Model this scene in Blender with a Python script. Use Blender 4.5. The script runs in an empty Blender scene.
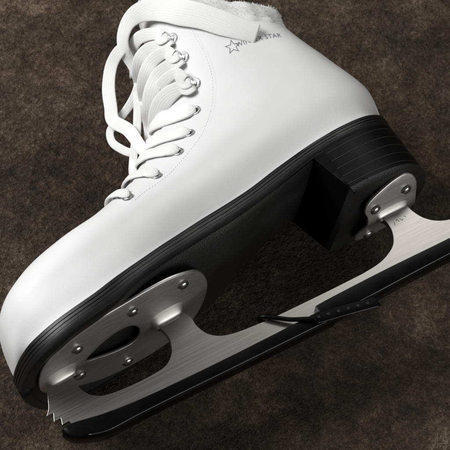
import bpy, bmesh, math, random
from mathutils import Vector, Matrix, noise
from mathutils.bvhtree import BVHTree
random.seed(7)
CM = 0.01
scene = bpy.context.scene
COL = scene.collection

# ------------------------------------------------------------------ helpers
def tag(o, label=None, cat=None, group=None, kind=None):
    if label: o['label'] = label
    if cat: o['category'] = cat
    if group: o['group'] = group
    if kind: o['kind'] = kind

def link(name, me, mat, parent=None):
    o = bpy.data.objects.new(name, me)
    COL.objects.link(o)
    if mat: me.materials.append(mat)
    if parent: o.parent = parent
    return o

def mesh_obj(name, verts, faces, mat, parent=None, smooth=True, uvs=None, autosmooth=None):
    """verts in boot centimetres"""
    me = bpy.data.meshes.new(name)
    me.from_pydata([(v[0]*CM, v[1]*CM, v[2]*CM) for v in verts], [], faces)
    if uvs:
        ul = me.uv_layers.new(name='UVMap')
        for li, l in enumerate(me.loops):
            ul.data[li].uv = uvs[l.vertex_index]
    bm = bmesh.new(); bm.from_mesh(me)
    bmesh.ops.recalc_face_normals(bm, faces=bm.faces)
    if autosmooth:
        for f in bm.faces: f.smooth = True
        for e in bm.edges:
            if len(e.link_faces) == 2 and e.calc_face_angle(0) > math.radians(autosmooth): e.smooth = False
    else:
        for f in bm.faces: f.smooth = smooth
    bm.to_mesh(me); bm.free()
    return link(name, me, mat, parent)

def bm_obj(name, bm, mat, parent=None, auto=35, flat_y=False):
    """bm in centimetres"""
    bmesh.ops.recalc_face_normals(bm, faces=bm.faces)
    for f in bm.faces: f.smooth = True
    for e in bm.edges:
        if len(e.link_faces) == 2 and e.calc_face_angle(0) > math.radians(auto): e.smooth = False
    if flat_y:
        for e in bm.edges:
            fl = [abs(f.normal.y) > 0.999 for f in e.link_faces]
            if any(fl) and not all(fl): e.smooth = False
    bmesh.ops.scale(bm, vec=(CM, CM, CM), verts=bm.verts)
    me = bpy.data.meshes.new(name); bm.to_mesh(me); bm.free()
    return link(name, me, mat, parent)

def interp(tab, x):
    """smooth (Catmull-Rom / Hermite) interpolation of a table of (x, v...)"""
    n = len(tab)
    if x <= tab[0][0]: return tab[0][1]
    if x >= tab[-1][0]: return tab[-1][1]
    for i in range(n-1):
        if tab[i][0] <= x <= tab[i+1][0]: break
    x0, y0 = tab[i]; x1, y1 = tab[i+1]; h = x1-x0
    d = (y1-y0)/h
    def slope(k):
        if k == 0: return (tab[1][1]-tab[0][1])/(tab[1][0]-tab[0][0])
        if k == n-1: return (tab[-1][1]-tab[-2][1])/(tab[-1][0]-tab[-2][0])
        a = (tab[k][1]-tab[k-1][1])/(tab[k][0]-tab[k-1][0])
        b = (tab[k+1][1]-tab[k][1])/(tab[k+1][0]-tab[k][0])
        if a*b <= 0: return 0
        return 2*a*b/(a+b)
    m0, m1 = slope(i), slope(i+1)
    t = (x-x0)/h
    return (y0*(2*t**3-3*t**2+1) + m0*h*(t**3-2*t**2+t) + y1*(-2*t**3+3*t**2) + m1*h*(t**3-t**2))

def smooth01(t):
    t = max(0, min(1, t)); return t*t*(3-2*t)

def catmull(pts, per=8, closed=False):
    pts = [Vector(p) for p in pts]; n = len(pts); out = []
    segs = n if closed else n-1
    for i in range(segs):
        if closed: p0, p1, p2, p3 = pts[(i-1) % n], pts[i], pts[(i+1) % n], pts[(i+2) % n]
        else:
            p1, p2 = pts[i], pts[i+1]
            p0 = pts[i-1] if i else p1*2-p2
            p3 = pts[i+2] if i+2 < n else p2*2-p1
        for k in range(per):
            t = k/per
            # centripetal-ish uniform
            out.append(0.5*((2*p1)+(p2-p0)*t+(2*p0-5*p1+4*p2-p3)*t*t+(3*p1-p0-3*p2+p3)*t**3))
    if not closed: out.append(pts[-1])
    return out

# ------------------------------------------------------------------ materials
def new_mat(name):
    m = bpy.data.materials.new(name); m.use_nodes = True
    nt = m.node_tree; b = nt.nodes['Principled BSDF']
    return m, nt, b
def N(nt, typ, **kw):
    n = nt.nodes.new(typ)
    for k, v in kw.items():
        if k.startswith('i_'):
            key = k[2:]
            key = int(key) if key.isdigit() else key.replace('_', ' ')
            n.inputs[key].default_value = v
        else: setattr(n, k, v)
    return n
def ramp(nt, stops):
    r = nt.nodes.new('ShaderNodeValToRGB'); cr = r.color_ramp
    while len(cr.elements) > 1: cr.elements.remove(cr.elements[-1])
    cr.elements[0].position = stops[0][0]; cr.elements[0].color = stops[0][1]
    for p, c in stops[1:]:
        e = cr.elements.new(p); e.color = c
    return r
def g(v, a=1): return (v, v, v, a)
def math_node(nt, op, a, b=None):
    n = nt.nodes.new('ShaderNodeMath'); n.operation = op
    for i, s in enumerate((a, b)):
        if s is None: continue
        if isinstance(s, (int, float)): n.inputs[i].default_value = s
        else: nt.links.new(s, n.inputs[i])
    return n.outputs[0]

def mat_leather():
    m, nt, b = new_mat('white_leather'); L = nt.links
    tc = N(nt, 'ShaderNodeTexCoord')
    n1 = N(nt, 'ShaderNodeTexNoise', i_Scale=28.0, i_Detail=4.0, i_Roughness=0.6)
    L.new(tc.outputs['Object'], n1.inputs['Vector'])
    r = ramp(nt, [(0.3, (0.745, 0.745, 0.745, 1)), (0.7, (0.775, 0.776, 0.777, 1))])
    L.new(n1.outputs['Fac'], r.inputs['Fac']); L.new(r.outputs['Color'], b.inputs['Base Color'])
    v = N(nt, 'ShaderNodeTexVoronoi', i_Scale=900.0)
    L.new(tc.outputs['Object'], v.inputs['Vector'])
    n2 = N(nt, 'ShaderNodeTexNoise', i_Scale=45.0, i_Detail=6.0, i_Roughness=0.6)
    L.new(tc.outputs['Object'], n2.inputs['Vector'])
    s = math_node(nt, 'ADD', math_node(nt, 'MULTIPLY', v.outputs['Distance'], 0.12), n2.outputs['Fac'])
    bp = N(nt, 'ShaderNodeBump', i_Strength=0.16, i_Distance=0.0012)
    L.new(s, bp.inputs['Height']); L.new(bp.outputs['Normal'], b.inputs['Normal'])
    b.inputs['Roughness'].default_value = 0.50
    b.inputs['Specular IOR Level'].default_value = 0.36
    b.inputs['Subsurface Weight'].default_value = 0.05
    b.inputs['Subsurface Radius'].default_value = (0.002, 0.002, 0.002)
    return m

def mat_rubber(name, base, rough, bump_scale, bump_str, dist=0.0006, spec=0.5):
    m, nt, b = new_mat(name); L = nt.links
    tc = N(nt, 'ShaderNodeTexCoord')
    n1 = N(nt, 'ShaderNodeTexNoise', i_Scale=bump_scale, i_Detail=3.0, i_Roughness=0.6)
    L.new(tc.outputs['Object'], n1.inputs['Vector'])
    bp = N(nt, 'ShaderNodeBump', i_Strength=bump_str, i_Distance=dist)
    L.new(n1.outputs['Fac'], bp.inputs['Height']); L.new(bp.outputs['Normal'], b.inputs['Normal'])
    n2 = N(nt, 'ShaderNodeTexNoise', i_Scale=35.0, i_Detail=6.0, i_Roughness=0.7)
    L.new(tc.outputs['Object'], n2.inputs['Vector'])
    r = ramp(nt, [(0.35, g(rough-0.07)), (0.7, g(rough+0.1))])
    L.new(n2.outputs['Fac'], r.inputs['Fac']); L.new(r.outputs['Color'], b.inputs['Roughness'])
    r2 = ramp(nt, [(0.3, g(base*0.75)), (0.75, g(base*1.3))])
    L.new(n2.outputs['Fac'], r2.inputs['Fac']); L.new(r2.outputs['Color'], b.inputs['Base Color'])
    b.inputs['Specular IOR Level'].default_value = spec
    return m

def mat_steel(name, col, rough, aniso=True, scale=(12, 900, 900)):
    m, nt, b = new_mat(name); L = nt.links
    tc = N(nt, 'ShaderNodeTexCoord')
    mp = N(nt, 'ShaderNodeMapping'); mp.inputs['Scale'].default_value = scale
    L.new(tc.outputs['Object'], mp.inputs['Vector'])
    n1 = N(nt, 'ShaderNodeTexNoise', i_Scale=1.0, i_Detail=4.0, i_Roughness=0.65)
    L.new(mp.outputs['Vector'], n1.inputs['Vector'])
    bp = N(nt, 'ShaderNodeBump', i_Strength=0.10, i_Distance=0.0001)
    L.new(n1.outputs['Fac'], bp.inputs['Height']); L.new(bp.outputs['Normal'], b.inputs['Normal'])
    r = ramp(nt, [(0.3, g(rough-0.02)), (0.7, g(rough+0.05))])
    L.new(n1.outputs['Fac'], r.inputs['Fac']); L.new(r.outputs['Color'], b.inputs['Roughness'])
    n3 = N(nt, 'ShaderNodeTexNoise', i_Scale=30.0, i_Detail=5.0, i_Roughness=0.6)
    L.new(tc.outputs['Object'], n3.inputs['Vector'])
    mx = math_node(nt, 'ADD', math_node(nt, 'MULTIPLY', n1.outputs['Fac'], 0.7), math_node(nt, 'MULTIPLY', n3.outputs['Fac'], 0.3))
    r2 = ramp(nt, [(0.3, tuple(c*0.80 for c in col)+(1,)), (0.7, col+(1,))])
    L.new(mx, r2.inputs['Fac']); L.new(r2.outputs['Color'], b.inputs['Base Color'])
    b.inputs['Metallic'].default_value = 1.0
    return m

def mat_lace():
    m, nt, b = new_mat('white_woven_lace'); L = nt.links
    uv = N(nt, 'ShaderNodeUVMap'); sx = N(nt, 'ShaderNodeSeparateXYZ')
    L.new(uv.outputs['UV'], sx.inputs[0])
    U, V = sx.outputs[0], sx.outputs[1]           # U cm along the lace, V cm around it
    f = 12.0
    a = math_node(nt, 'MULTIPLY', V, 10.0)
    tri = math_node(nt, 'PINGPONG', a, 1.0)
    ph = math_node(nt, 'ADD', math_node(nt, 'MULTIPLY', U, f*2*math.pi), math_node(nt, 'MULTIPLY', tri, 3.8))
    w1 = math_node(nt, 'SINE', ph)
    w2 = math_node(nt, 'COSINE', math_node(nt, 'MULTIPLY', a, 2*math.pi))
    h = math_node(nt, 'ADD', math_node(nt, 'MULTIPLY', w1, 0.55), math_node(nt, 'MULTIPLY', w2, 0.45))
    tc = N(nt, 'ShaderNodeTexCoord')
    n1 = N(nt, 'ShaderNodeTexNoise', i_Scale=1400.0, i_Detail=2.0)
    L.new(tc.outputs['Object'], n1.inputs['Vector'])
    hh = math_node(nt, 'ADD', h, math_node(nt, 'MULTIPLY', n1.outputs['Fac'], 0.8))
    bp = N(nt, 'ShaderNodeBump', i_Strength=0.24, i_Distance=0.0003)
    L.new(hh, bp.inputs['Height']); L.new(bp.outputs['Normal'], b.inputs['Normal'])
    r = ramp(nt, [(0.0, (0.78, 0.778, 0.772, 1)), (0.5, (0.84, 0.838, 0.832, 1))])
    L.new(math_node(nt, 'MULTIPLY', math_node(nt, 'ADD', h, 1.0), 0.5), r.inputs['Fac'])
    L.new(r.outputs['Color'], b.inputs['Base Color'])
    b.inputs['Roughness'].default_value = 0.8
    b.inputs['Specular IOR Level'].default_value = 0.2
    b.inputs['Sheen Weight'].default_value = 0.15
    return m

def mat_plain(name, col, rough=0.6, metallic=0.0, noise_amt=0.12, scale=200.0, spec=0.4, sss=0.0):
    m, nt, b = new_mat(name); L = nt.links
    b.inputs['Subsurface Weight'].default_value = sss; b.inputs['Subsurface Radius'].default_value = (0.006, 0.006, 0.006); b.inputs['Subsurface Scale'].default_value = 1.0
    tc = N(nt, 'ShaderNodeTexCoord')
    n1 = N(nt, 'ShaderNodeTexNoise', i_Scale=scale, i_Detail=4.0)
    L.new(tc.outputs['Object'], n1.inputs['Vector'])
    r = ramp(nt, [(0.3, tuple(c*(1-noise_amt) for c in col)+(1,)), (0.7, tuple(min(1, c*(1+noise_amt)) for c in col)+(1,))])
    L.new(n1.outputs['Fac'], r.inputs['Fac']); L.new(r.outputs['Color'], b.inputs['Base Color'])
    b.inputs['Roughness'].default_value = rough; b.inputs['Metallic'].default_value = metallic
    b.inputs['Specular IOR Level'].default_value = spec
    return m

def mat_ground():
    m, nt, b = new_mat('dark_brown_textured_stone'); L = nt.links
    tc = N(nt, 'ShaderNodeTexCoord')
    def noise(scale, det, rough, dist=0.0):
        n = N(nt, 'ShaderNodeTexNoise', i_Scale=scale, i_Detail=det, i_Roughness=rough, i_Distortion=dist)
        L.new(tc.outputs['Object'], n.inputs['Vector']); return n.outputs['Fac']
    big = noise(11.0, 4.0, 0.6, 0.2)
    mid = noise(70.0, 5.0, 0.7, 0.3)
    fine = noise(330.0, 5.0, 0.75, 0.5)
    grain = noise(900.0, 3.0, 0.8, 0.3)
    def wsum(*t):
        acc = None
        for k, w_ in t:
            x = math_node(nt, 'MULTIPLY', k, w_)
            acc = x if acc is None else math_node(nt, 'ADD', acc, x)
        return acc
    mix = wsum((big, 0.27), (mid, 0.22), (fine, 0.25), (grain, 0.26))
    sc = N(nt, 'ShaderNodeMapRange'); sc.inputs[1].default_value = 0.415; sc.inputs[2].default_value = 0.60
    L.new(mix, sc.inputs[0])
    c1 = ramp(nt, [(0.0, (0.009, 0.0058, 0.0037, 1)), (0.4, (0.050, 0.0335, 0.0215, 1)), (0.72, (0.120, 0.085, 0.056, 1)), (1.0, (0.29, 0.22, 0.155, 1))])
    L.new(sc.outputs[0], c1.inputs['Fac'])
    # rusty and greyish drifts
    hue = ramp(nt, [(0.38, (1.06, 0.985, 0.90, 1)), (0.55, (1, 1, 1, 1)), (0.68, (0.96, 0.985, 1.0, 1))])
    L.new(noise(24.0, 4.0, 0.65), hue.inputs['Fac'])
    mu = N(nt, 'ShaderNodeMix', data_type='RGBA', blend_type='MULTIPLY'); mu.inputs['Factor'].default_value = 1.0
    L.new(c1.outputs['Color'], mu.inputs['A']); L.new(hue.outputs['Color'], mu.inputs['B'])
    # tiny pale grains
    v = N(nt, 'ShaderNodeTexVoronoi', i_Scale=620.0); L.new(tc.outputs['Object'], v.inputs['Vector'])
    sp = ramp(nt, [(0.0, g(1)), (0.14, g(1)), (0.27, g(0))]); L.new(v.outputs['Distance'], sp.inputs['Fac'])
    gate = ramp(nt, [(0.56, g(0)), (0.66, g(1))]); L.new(noise(240.0, 2.0, 0.6), gate.inputs['Fac'])
    amt = math_node(nt, 'MULTIPLY', math_node(nt, 'MULTIPLY', sp.outputs['Color'], gate.outputs['Color']), 0.75)
    mx = N(nt, 'ShaderNodeMix', data_type='RGBA')
    L.new(amt, mx.inputs['Factor']); L.new(mu.outputs['Result'], mx.inputs['A'])
    mx.inputs['B'].default_value = (0.26, 0.215, 0.17, 1)
    L.new(mx.outputs['Result'], b.inputs['Base Color'])
    # leathery relief: warped cells
    wn = N(nt, 'ShaderNodeTexNoise', i_Scale=90.0, i_Detail=4.0, i_Roughness=0.7)
    L.new(tc.outputs['Object'], wn.inputs['Vector'])
    vm = N(nt, 'ShaderNodeVectorMath', operation='MULTIPLY_ADD')
    L.new(wn.outputs['Color'], vm.inputs[0]); vm.inputs[1].default_value = (0.012, 0.012, 0.012)
    L.new(tc.outputs['Object'], vm.inputs[2])
    vo = N(nt, 'ShaderNodeTexVoronoi', feature='SMOOTH_F1', i_Scale=330.0)
    L.new(vm.outputs[0], vo.inputs['Vector'])
    h = wsum((fine, 0.6), (grain, 0.35), (mid, 0.8), (vo.outputs['Distance'], -0.55))
    bp = N(nt, 'ShaderNodeBump', i_Strength=1.0, i_Distance=0.0042)
    L.new(h, bp.inputs['Height']); L.new(bp.outputs['Normal'], b.inputs['Normal'])
    rr = ramp(nt, [(0.3, g(0.42)), (0.7, g(0.7))]); L.new(fine, rr.inputs['Fac']); L.new(rr.outputs['Color'], b.inputs['Roughness'])
    b.inputs['Specular IOR Level'].default_value = 0.35
    return m

M_LEATHER = mat_leather()
M_WELT = mat_rubber('black_ridged_rubber', 0.009, 0.36, 900.0, 0.08, spec=0.4)
M_SOLE = mat_rubber('black_grained_sole', 0.016, 0.40, 1100.0, 0.55, 0.0006)
M_HEEL = mat_rubber('black_heel_stack', 0.0028, 0.42, 500.0, 0.06, spec=0.11)
M_GUARD = mat_rubber('black_guard_rubber', 0.0028, 0.30, 300.0, 0.04, spec=0.16)
M_STRAP = mat_rubber('matte_black_strap', 0.0016, 0.45, 300.0, 0.04, spec=0.08)
M_BEAD = mat_rubber('glossy_highlight_bead', 0.03, 0.25, 300.0, 0.02, spec=0.9)  # paler, shinier rubber for added edge highlights and glints
M_STEEL = mat_steel('brushed_blade_steel', (0.42, 0.40, 0.38), 0.30, scale=(25, 1800, 1800))
M_PLATE = mat_steel('satin_plate_steel', (0.84, 0.82, 0.80), 0.40, scale=(40, 1100, 1100))
M_RIVET = mat_steel('polished_rivet_steel', (0.72, 0.72, 0.72), 0.16, scale=(200, 200, 200))
M_EYELET = mat_steel('nickel_eyelet', (0.74, 0.74, 0.74), 0.34, scale=(200, 200, 200))
M_LACE = mat_lace()
def mat_fur():
    m = mat_plain('white_fur', (0.92, 0.92, 0.915), 0.9, spec=0.05, noise_amt=0.05)
    nt = m.node_tree; L = nt.links
    out = nt.nodes['Material Output']; b = nt.nodes['Principled BSDF']
    tr = N(nt, 'ShaderNodeBsdfTranslucent'); tr.inputs['Color'].default_value = (0.95, 0.95, 0.945, 1)
    mix = N(nt, 'ShaderNodeMixShader'); mix.inputs[0].default_value = 0.18
    L.new(b.outputs[0], mix.inputs[1]); L.new(tr.outputs[0], mix.inputs[2]); L.new(mix.outputs[0], out.inputs['Surface'])
    return m
M_FUR = mat_fur()
M_TONGUE = mat_plain('white_padded_tongue', (0.74, 0.725, 0.70), 0.7, scale=120.0)
M_THREAD = mat_plain('white_thread', (0.82, 0.81, 0.80), 0.75, scale=900.0)
M_LINE = mat_plain('grey_groove_glint', (0.032, 0.032, 0.032), 0.45)  # lighter grey painted as the glints on the heel groove lips
M_INK = mat_plain('dark_grey_ink', (0.17, 0.17, 0.175), 0.5, scale=400.0)
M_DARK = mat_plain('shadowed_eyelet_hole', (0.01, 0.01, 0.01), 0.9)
M_ETCH = mat_plain('etched_mark', (0.13, 0.12, 0.11), 0.6)
M_GROUND = mat_ground()

# ------------------------------------------------------------------ frames (boot frame: X toe->heel, Y away from camera side, Z sole->cuff)
GROUND_Y = 5.11
skate = bpy.data.objects.new('figure_skate', None); COL.objects.link(skate)
skate.empty_display_size = 0.05
skate.rotation_euler = (-math.pi/2, 0, 0)
skate.location = (0, 0, GROUND_Y*CM)
tag(skate, 'white leather lace-up figure skate lying on its side with a steel blade and black sole', 'ice skate')

# ------------------------------------------------------------------ profiles
ZT = [(0.7, 1.15), (2.2, 1.17), (3.2, 1.22), (5.5, 1.45), (7, 1.78), (8.2, 2.08), (10.4, 2.72), (12, 3.15), (13.2, 3.42),
      (16.5, 3.95), (18.8, 4.45), (21.7, 4.9), (24, 5.08), (26, 5.25), (27.4, 5.5)]
ZB = [(0.7, 0.15), (2.2, 0.12), (3.8, 0.28), (6.5, 0.62), (7.6, 0.95), (9, 1.4), (10.8, 1.9), (13.1, 2.42), (15.1, 2.75),
      (18, 3.35), (21.3, 4.05), (24, 4.25), (26, 4.4), (27.4, 4.6)]
NEAR = [(0.72, 0), (0.78, -0.6), (0.98, -1.4), (1.35, -2.35), (2.0, -3.3), (3.2, -4.1), (4.6, -4.5), (6.4, -4.68), (8, -4.55), (10, -4.05), (12, -3.5),
        (14, -3.2), (16.5, -3.1), (19, -3.15), (21.6, -3.3), (23.5, -3.35), (25.2, -3.0), (26.4, -2.15), (27.05, -1.1), (27.25, 0)]
FAR = [(27.25, 0), (27.05, 1.1), (26.4, 2.1), (25.2, 2.75), (23.5, 3.0), (21.6, 2.85), (19.4, 2.5), (17.6, 2.5), (15.8, 3.1), (14, 4.1), (12, 4.7),
       (9.5, 4.95), (7, 4.9), (5, 4.7), (3.4, 4.2), (2.1, 3.4), (1.4, 2.4), (1.0, 1.45), (0.78, 0.6)]
def half_near(x):
    return -interp([(p[0], p[1]) for p in NEAR], x)
def half_far(x):
    return interp([(p[0], p[1]) for p in reversed(FAR)] if False else sorted([(p[0], p[1]) for p in FAR]+[(0.72, 0)]), x)
def zt(x): return interp(ZT, x)
def zb(x): return interp(ZB, x)
def zb_y(x, y):
    """underside of the outsole: rounded, a little lower along the middle, lower on the far ball"""
    w = half_near(x) if y < 0 else half_far(x)
    k = 1-min(1, (y/max(w, .3))**2)
    bulge = interp([(0, -0.25), (4, -0.28), (6, -0.22), (8, -0.05), (9.5, 0.3), (11, 0.65), (15, 0.5), (18, 0.25), (22, 0.0)], x)
    far = interp([(0, 0), (6, 0.0), (11, 0.5), (14, 0.5), (18, 0.15), (21, 0)], x)*smooth01((y+2)/6)
    return zb(x)-bulge*k-far

OUT = catmull([(p[0], p[1], 0) for p in NEAR[:-1]]+[(p[0], p[1], 0) for p in FAR], per=8, closed=True)
def outline_normals(pts):
    ns = []
    n = len(pts)
    for i in range(n):
        t = pts[(i+1) % n]-pts[i-1]
        ns.append(Vector((t.y, -t.x, 0)).normalized())
    cx = sum((p.x for p in pts))/n
    c = Vector((14, 0, 0))
    if sum((p-c).dot(nn) for p, nn in zip(pts, ns)) < 0: ns = [-k for k in ns]
    return ns
OUTN = outline_normals(OUT)

# ------------------------------------------------------------------ upper
#   D (dorsal x,z), P (plantar/back x,z), half width, exponent at P end, exponent at D end
SEC = [
    (0.86, 2.75, 0.86, 2.25, 0.35, 2.0, 2.0),
    (0.98, 3.55, 0.84, 1.45, 1.30, 2.2, 2.0),
    (1.30, 4.30, 1.00, 1.05, 2.30, 2.6, 2.1),
    (1.95, 5.00, 1.50, 1.00, 3.20, 3.0, 2.2),
    (2.95, 5.60, 2.50, 1.00, 3.90, 3.5, 2.2),
    (4.30, 6.20, 4.10, 1.10, 4.35, 4.0, 2.2),
    (6.20, 6.72, 6.20, 1.40, 4.60, 4.5, 2.2),
    (8.00, 7.15, 8.40, 1.95, 4.50, 4.5, 2.1),
    (9.35, 7.80, 10.6, 2.60, 4.20, 4.5, 1.8),
    (10.6, 8.4, 13.2, 3.25, 3.85, 4.5, 1.65),
    (11.9, 9.15, 17.2, 3.90, 3.60, 4.0, 1.6),
    (13.1, 10.0, 21.2, 4.60, 3.60, 3.6, 1.6),
    (14.15, 10.9, 25.2, 5.00, 3.60, 2.8, 1.65),
    (15.05, 11.9, 27.35, 5.75, 3.65, 2.3, 1.7),
    (15.8, 13.1, 27.65, 7.40, 3.75, 2.1, 1.8),
    (16.6, 14.55, 26.95, 9.50, 3.90, 2.0, 2.0),
    (17.05, 16.3, 26.1, 11.5, 4.00, 2.0, 2.0),
    (17.9, 18.2, 25.5, 13.0, 4.10, 2.0, 2.0),
    (19.6, 22.4, 25.0, 14.1, 4.20, 2.0, 2.0),
]
RINGS_PER = 8
def section_at(s):
    i = min(int(s), len(SEC)-2); t = s-i
    def cr(k):
        p1, p2 = SEC[i][k], SEC[i+1][k]
        p0 = SEC[i-1][k] if i else 2*p1-p2
        p3 = SEC[i+2][k] if i+2 < len(SEC) else 2*p2-p1
        return 0.5*(2*p1+(p2-p0)*t+(2*p0-5*p1+4*p2-p3)*t*t+(3*p1-p0-3*p2+p3)*t**3)
    return [cr(k) for k in range(7)]
def ring_profile(u, m, n):
    a, b = 0.42, 0.50
    if u < a: return max(0, 1-(1-u/a)**m)**(1/m)
    if u > b: return max(0, 1-((u-b)/(1-b))**n)**(1/n)
    return 1.0
def upper_point(s, ang):
    """ang 0..2pi: 0 at P, pi at D; 0..pi near side (-y)"""
    dx, dz, px, pz, w, m, n = section_at(s)
    u = (1-math.cos(ang))/2
    sgn = -1 if math.sin(ang) >= 0 else 1
    x = px+(dx-px)*u; z = pz+(dz-pz)*u
    h = w*ring_profile(u, m, n)
    if z < zt(x)+2.2 and u > 1e-4:
        ws = (half_near(x) if sgn < 0 else half_far(x))-0.05
        k = smooth01((z-zt(x)+0.3)/2.4)
        k = 1-(1-k)*smooth01((x-0.95)/1.0)
        h = ws*(1-k)+h*k if u < 0.6 else h
    return Vector((x, sgn*h, z))
NPHI = 96
verts = []; faces = []
nr = (len(SEC)-1)*RINGS_PER+1
# the cuff: lower at the back and sides, rising toward the tongue
CUFF = [(16.0, 26.0), (18, 22.4), (19, 19.2), (20.3, 16.15), (21.5, 14.75), (22.9, 13.65), (23.8, 13.35), (24.6, 13.4), (25.6, 13.7)]
S_WARP = 12.5; S_MAX = len(SEC)-1
def s_end(ang):
    f = lambda s: (lambda p: p.z-interp(CUFF, p.x))(upper_point(s, ang))
    if f(S_MAX) < 0: return S_MAX
    a, b = S_WARP, S_MAX
    for _ in range(30):
        c = (a+b)/2
        if f(c) > 0: b = c
        else: a = c
    return (a+b)/2
ENDS = [s_end(2*math.pi*j/NPHI) for j in range(NPHI)]
for r in range(nr):
    s0 = r/RINGS_PER
    for j in range(NPHI):
        s = s0 if s0 < S_WARP else S_WARP+(ENDS[j]-S_WARP)*(s0-S_WARP)/(S_MAX-S_WARP)
        verts.append(upper_point(s, 2*math.pi*j/NPHI))
for r in range(nr-1):
    for j in range(NPHI):
        a = r*NPHI+j; b = r*NPHI+(j+1) % NPHI
        faces.append((a, b, b+NPHI, a+NPHI))
# soft leather undulation
for i, v in enumerate(verts):
    if v.z > zt(v.x)+0.8:
        amp = 0.055*smooth01((v.z-zt(v.x)-0.8)/2)
        nz = noise.noise(Vector((v.x*0.33, v.y*0.4, v.z*0.33)))+0.4*noise.noise(Vector((v.x*0.9, v.y*0.7, v.z*0.9+4)))
        verts[i] = v+Vector((0, -1 if v.y < 0 else 1, 0))*amp*nz
faces.append(tuple(range(NPHI)))
outer_faces = list(faces)
last = (nr-1)*NPHI
base = [verts[last+j] for j in range(NPHI)]
shaft_dir = Vector((-0.30, 0, 0.95)).normalized()
AX0 = Vector((21.4, 0, 12.0))
def axis_point(p): return AX0+shaft_dir*(p-AX0).dot(shaft_dir)
for (inn, up_) in ((0.02, 0.09), (0.09, 0.14), (0.18, 0.10), (0.24, -0.1), (0.3, -1.2), (0.45, -3.0)):
    off = len(verts)
    for p in base:
        d = (axis_point(p)-p).normalized()
        verts.append(p+d*inn+shaft_dir*up_)
    prev = off-NPHI
    for j in range(NPHI):
        k = (j+1) % NPHI
        faces.append((prev+j, prev+k, off+k, off+j))
upper = mesh_obj('upper', verts, faces, M_LEATHER, skate)
upper['label'] = 'smooth white leather upper of the skate'
BV = BVHTree.FromPolygons([tuple(v) for v in verts], [f for f in outer_faces])
_h = BV.ray_cast(Vector((20, -20, 10)), Vector((0, 1, 0)))
SIGN = 1 if _h[1].y < 0 else -1
def snap(p):
    q, nrm, _, _ = BV.find_nearest(p)
    return q, nrm*SIGN

# ------------------------------------------------------------------ welt, outsole, heel
def loft_outline(levels, zlo, zhi, mask=None):
    """levels: (height fraction, outset)"""
    vs = []; fs = []; n = len(OUT)
    for (h, o) in levels:
        for p, nn in zip(OUT, OUTN):
            a, b = zlo(p.x, p.y), zhi(p.x, p.y)
            q = p+nn*o
            vs.append(Vector((q.x, q.y, a+(b-a)*h)))
    for r in range(len(levels)-1):
        for j in range(n):
            k = (j+1) % n
            fs.append((r*n+j, r*n+k, (r+1)*n+k, (r+1)*n+j))
    return vs, fs
lv = [(1.0, -0.3), (1.0, 0.08), (0.985, 0.12), (0.95, 0.14), (0.80, 0.145), (0.785, 0.10), (0.755, 0.10), (0.74, 0.15), (0.60, 0.155), (0.585, 0.11),
      (0.555, 0.11), (0.54, 0.155), (0.40, 0.15), (0.385, 0.12), (0.36, 0.12), (0.345, 0.15), (0.08, 0.13), (0.03, 0.10), (0.0, 0.04), (0.0, -0.4)]
vs, fs = loft_outline(lv, lambda x, y: zb_y(x, y), lambda x, y: zt(x)+0.02)
welt = mesh_obj('welt', vs, fs, M_WELT, skate, autosmooth=32)

# outsole underside: a grid spanning the outline, thickened a little
vs = []; fs = []
NX, NYY = 150, 28
xs = [0.74+(21.9-0.74)*(1-math.cos(math.pi*0.5*i/NX)) if False else 0.76+(21.9-0.76)*(i/NX)**1.25 for i in range(NX+1)]
for x in xs:
    wn, wf = half_near(x)-0.02, half_far(x)-0.02
    for j in range(NYY+1):
        t = -1+2*j/NYY
        y = t*(wn if t < 0 else wf)
        edge = smooth01((abs(t)-0.90)/0.10)*0.08
        vs.append(Vector((x, y, zb_y(x, y)-0.035+edge)))
for i in range(NX):
    for j in range(NYY):
        a = i*(NYY+1)+j
        fs.append((a, a+1, a+NYY+2, a+NYY+1))
outsole = mesh_obj('outsole', vs, fs, M_SOLE, skate)
outsole['label'] = 'black grained outsole with a deep arch in front of the heel'

# heel block
HX0 = 21.35
nearh = [(x, -half_near(x)) for x in [HX0+i*0.35 for i in range(13)]]
heel_pts = []
for p in OUT:
    if p.x > HX0+0.12: heel_pts.append((p.x, p.y))
heel_pts.sort(key=lambda q: math.atan2(q[1], q[0]-HX0-1.5))
# ordered counter-clockwise from far-front? build loop near-front -> back -> far-front
nearside = sorted([q for q in heel_pts if q[1] < 0], key=lambda q: q[0])
farside = sorted([q for q in heel_pts if q[1] >= 0], key=lambda q: -q[0])
loop = [(HX0, -half_near(HX0))]+nearside+farside+[(HX0-0.7, half_far(HX0))]
front = []
for i in range(1, 14):
    t = i/14
    yf = half_far(HX0); yn = -half_near(HX0)
    front.append((HX0-0.7*(1-t)+0.05*math.sin(math.pi*t), yf+(yn-yf)*t))
HLOOP = [Vector((a, b, 0)) for a, b in loop+front]
nfront = len(front)
nh = len(HLOOP)
HN = outline_normals(HLOOP)
hc = sum(HLOOP, Vector())/nh
HN = [k if (p-hc).dot(k) > 0 else -k for k, p in zip(HN, HLOOP)]
HEEL_Z = 1.0
def heel_loft(levels):
    vs = []; fs = []
    for (z, o, mix) in levels:
        for i, (p, nn) in enumerate(zip(HLOOP, HN)):
            isf = i >= nh-nfront-1 or i == 0
            oo = (o if not isf else min(o, 0.0)*0.3)
            q = p+nn*oo
            # the stack leans: narrower toward the bottom at the front, follows the sole at the top
            lean = 0.25*(4.2-z)/3.2 if p.x < HX0+0.5 else 0
            top = zb(p.x)+0.12
            zz = HEEL_Z+(top-HEEL_Z)*z
            vs.append(Vector((q.x+(0.35-0.9*z if isf else 0.0), q.y, zz)))
    n = nh
    for r in range(len(levels)-1):
        for j in range(n):
            k = (j+1) % n
            fs.append((r*n+j, r*n+k, (r+1)*n+k, (r+1)*n+j))
    return vs, fs
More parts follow.
